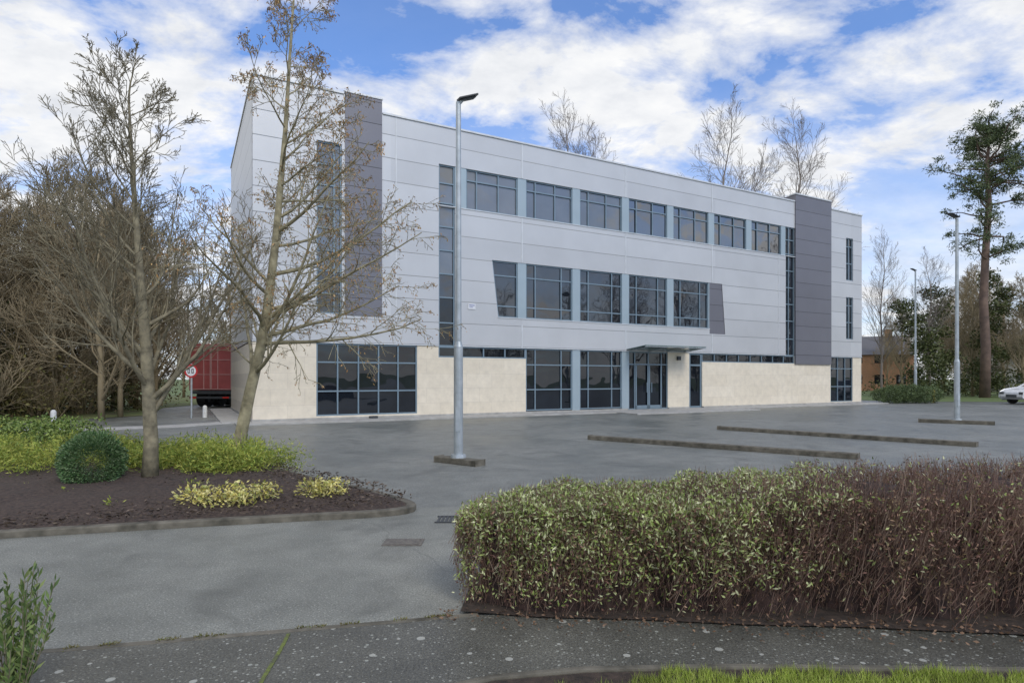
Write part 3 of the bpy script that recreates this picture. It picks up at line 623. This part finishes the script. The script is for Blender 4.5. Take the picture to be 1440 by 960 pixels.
obj('grass',mesh_of('grass',V_,F_,foliage('grass_mat',[(.20,.28,.04),(.38,.48,.08),(.52,.56,.16)],trans=.15)))
# ------------------------------------------------------------ lorry
m_red=simple('lorry_red',(.36,.09,.085),.5,c2=(.26,.065,.06),scale=1.5)
E=empty('lorry',(-17.75,33.2,0),math.radians(-4)) 
mb=MB(); mb.box(0,2.55,0,9,.95,3.5); mb.obj('trailer_body',m_red,E,bevel=.03)
mb=MB()
for x in (.08,.85,1.22,1.28,1.65,2.4): mb.box(x,x+.04,-.05,-.005,1.0,3.4)
for z in (1.0,1.8,2.6,3.36): mb.box(.05,2.45,-.03,-.004,z,z+.04)
for k in range(8): mb.box(-.03,-.005,.5+k*1.1,.54+k*1.1,.95,3.4)
mb.obj('door_bars',simple('lorry_bar',(.50,.28,.26),.5),E)
mb=MB(); mb.box(.1,2.4,-.02,8.8,.75,.93); mb.box(.1,2.4,-.12,-.04,.5,.62); mb.box(.2,.7,.9,.95,.25,.75); mb.box(1.8,2.3,.9,.95,.25,.75); mb.obj('chassis',m_dark,E)
mb=MB()
for y in (.6,1.9,3.2):
    for x in (.05,1.9): mb.tube([V3((x,y+.5,.5)),V3((x+.5,y+.5,.5))],[.5,.5],20)
mb.obj('wheels',m_black,E)
mb=MB(); mb.box(.15,.5,-.14,-.125,.52,.6); mb.box(2.0,2.35,-.14,-.125,.52,.6); mb.obj('tail_lights',simple('tail_light',(.6,.03,.02),.3),E)
mb=MB(); mb.box(.1,2.4,9.2,11.2,.5,3.0); mb.obj('cab',m_red,E,bevel=.12)
# traffic sign
E=empty('traffic_sign',(-12.9,24.3,0)); mb=MB(); mb.tube([V3((0,.03,0)),V3((0,.03,2.2))],[.035,.035],8); mb.obj('post',m_galv,E)
def disc(mb,r,y,cx=0,cz=1.9,n=28): mb.poly([(cx+r*math.cos(6.2832*k/n),y,cz+r*math.sin(6.2832*k/n)) for k in range(n)])
mb=MB(); disc(mb,.27,-.01); mb.obj('red_ring',simple('sign_red',(.55,.03,.03),.4),E)
mb=MB(); disc(mb,.20,-.014); mb.obj('white_face',simple('sign_white',(.8,.8,.8),.4),E)
mb=MB()
for x0 in (-.13,.02):
    mb.box(x0,x0+.09,-.02,-.016,1.81,1.84); mb.box(x0,x0+.09,-.02,-.016,1.96,1.99); mb.box(x0,x0+.025,-.02,-.016,1.84,1.96)
    mb.box(x0+.065,x0+.09,-.02,-.016,1.84,1.96)
mb.obj('numerals',m_black,E)
m_white=simple('white_paint',(.75,.75,.72),.5)
def bollard(loc,m,h=.75):
    mb=MB(); mb.tube([V3((0,0,0)),V3((0,0,h*.85)),V3((0,0,h*.95)),V3((0,0,h))],[.09,.085,.07,.03],12); return mb.obj('bollard',m,loc=loc,smooth=False)
bollard((-15.4,20.3,0),m_white,.55); bollard((-12.6,24.8,0),m_white,.5); bollard((27.9,40,0),simple('yellow_paint',(.55,.38,.05),.5),.9)
# parked car (nose towards the left)
E=empty('parked_car',(31.3,37.0,0),math.radians(2))
m_sil=simple('white_car_paint',(.74,.75,.76),.2,.1)
prof=[(.0,.45),(.03,.72),(.35,.90),(1.15,1.02),(1.95,1.46),(3.1,1.50),(3.95,1.12),(4.2,1.02),(4.25,.5),(4.0,.3),(.2,.28)]
mb=MB(); n=len(prof)
for y in (0,1.75): mb.V+=[(x,y+(.12 if y==0 else -.12)*(z>1.1),z) for x,z in prof]
mb.F=[tuple(range(n)),tuple(range(2*n-1,n-1,-1))]+[(i,(i+1)%n,n+(i+1)%n,n+i) for i in range(n)]
mb.obj('body',m_sil,E,bevel=.05)
mb=MB(); mb.poly([(1.35,.07,1.08),(1.98,.10,1.40),(2.5,.10,1.42),(2.5,.07,1.08)]); mb.poly([(2.58,.07,1.08),(2.58,.10,1.42),(3.05,.10,1.42),(3.7,.07,1.12)]); mb.quad((1.25,.2,1.085),(1.25,1.55,1.085),(1.88,1.5,1.435),(1.88,.25,1.435)); mb.obj('windows',m_glass,E)
mb=MB()
for x in (.8,3.4):
    for y in (-.02,1.57): mb.tube([V3((x,y,.32)),V3((x,y+.2,.32))],[.32,.32],20)
mb.obj('wheels',m_black,E)
mb=MB()
for x in (.8,3.4): mb.tube([V3((x,-.04,.32)),V3((x,-.022,.32))],[.2,.2],16)
mb.obj('wheel_rims',m_galv,E)
mb=MB(); mb.box(-.02,.15,.02,.3,.62,.76); mb.box(-.02,.15,1.45,1.73,.62,.76); mb.box(-.02,.02,.5,1.25,.42,.6); mb.obj('headlights_and_grille',m_dark,E)
def house(name,loc,wd,dp,h,rh,mw,mr,rz=0):
    E=empty(name,loc,rz); mb=MB(); mb.box(0,wd,0,dp,0,h); mb.poly([(0,0,h),(0,dp,h),(0,dp/2,h+rh)]); mb.poly([(wd,0,h),(wd,dp,h),(wd,dp/2,h+rh)]); mb.obj('walls',mw,E)
    mb=MB(); mb.quad((-.3,-.3,h-.1),(wd+.3,-.3,h-.1),(wd+.3,dp/2,h+rh+.1),(-.3,dp/2,h+rh+.1)); mb.quad((-.3,dp+.3,h-.1),(wd+.3,dp+.3,h-.1),(wd+.3,dp/2,h+rh+.1),(-.3,dp/2,h+rh+.1)); mb.obj('roof',mr,E)
    mb=MB()
    for i in range(int(wd//2.5)):
        for z in ((.9,) if h<4 else (.9,3.6)): mb.box(1+i*2.5,2.1+i*2.5,-.03,-.01,z,min(z+1.2,h-.2))
    mb.obj('windows',m_glass,E); mb=MB(); mb.box(wd*.7,wd*.7+.8,dp/2-.3,dp/2+.3,h+rh*.6,h+rh+1); mb.obj('chimney',mw,E)
m_tile=simple('slate',(.14,.14,.15),.7)
house('brick_house',(44,80,0),8,7,4.8,2.4,simple('orange_brick',(.48,.26,.15),.8),m_tile,-.3)
house('rendered_house',(60,73,0),12,8,4.8,3,simple('render_white',(.6,.58,.54),.8),m_tile,.1)
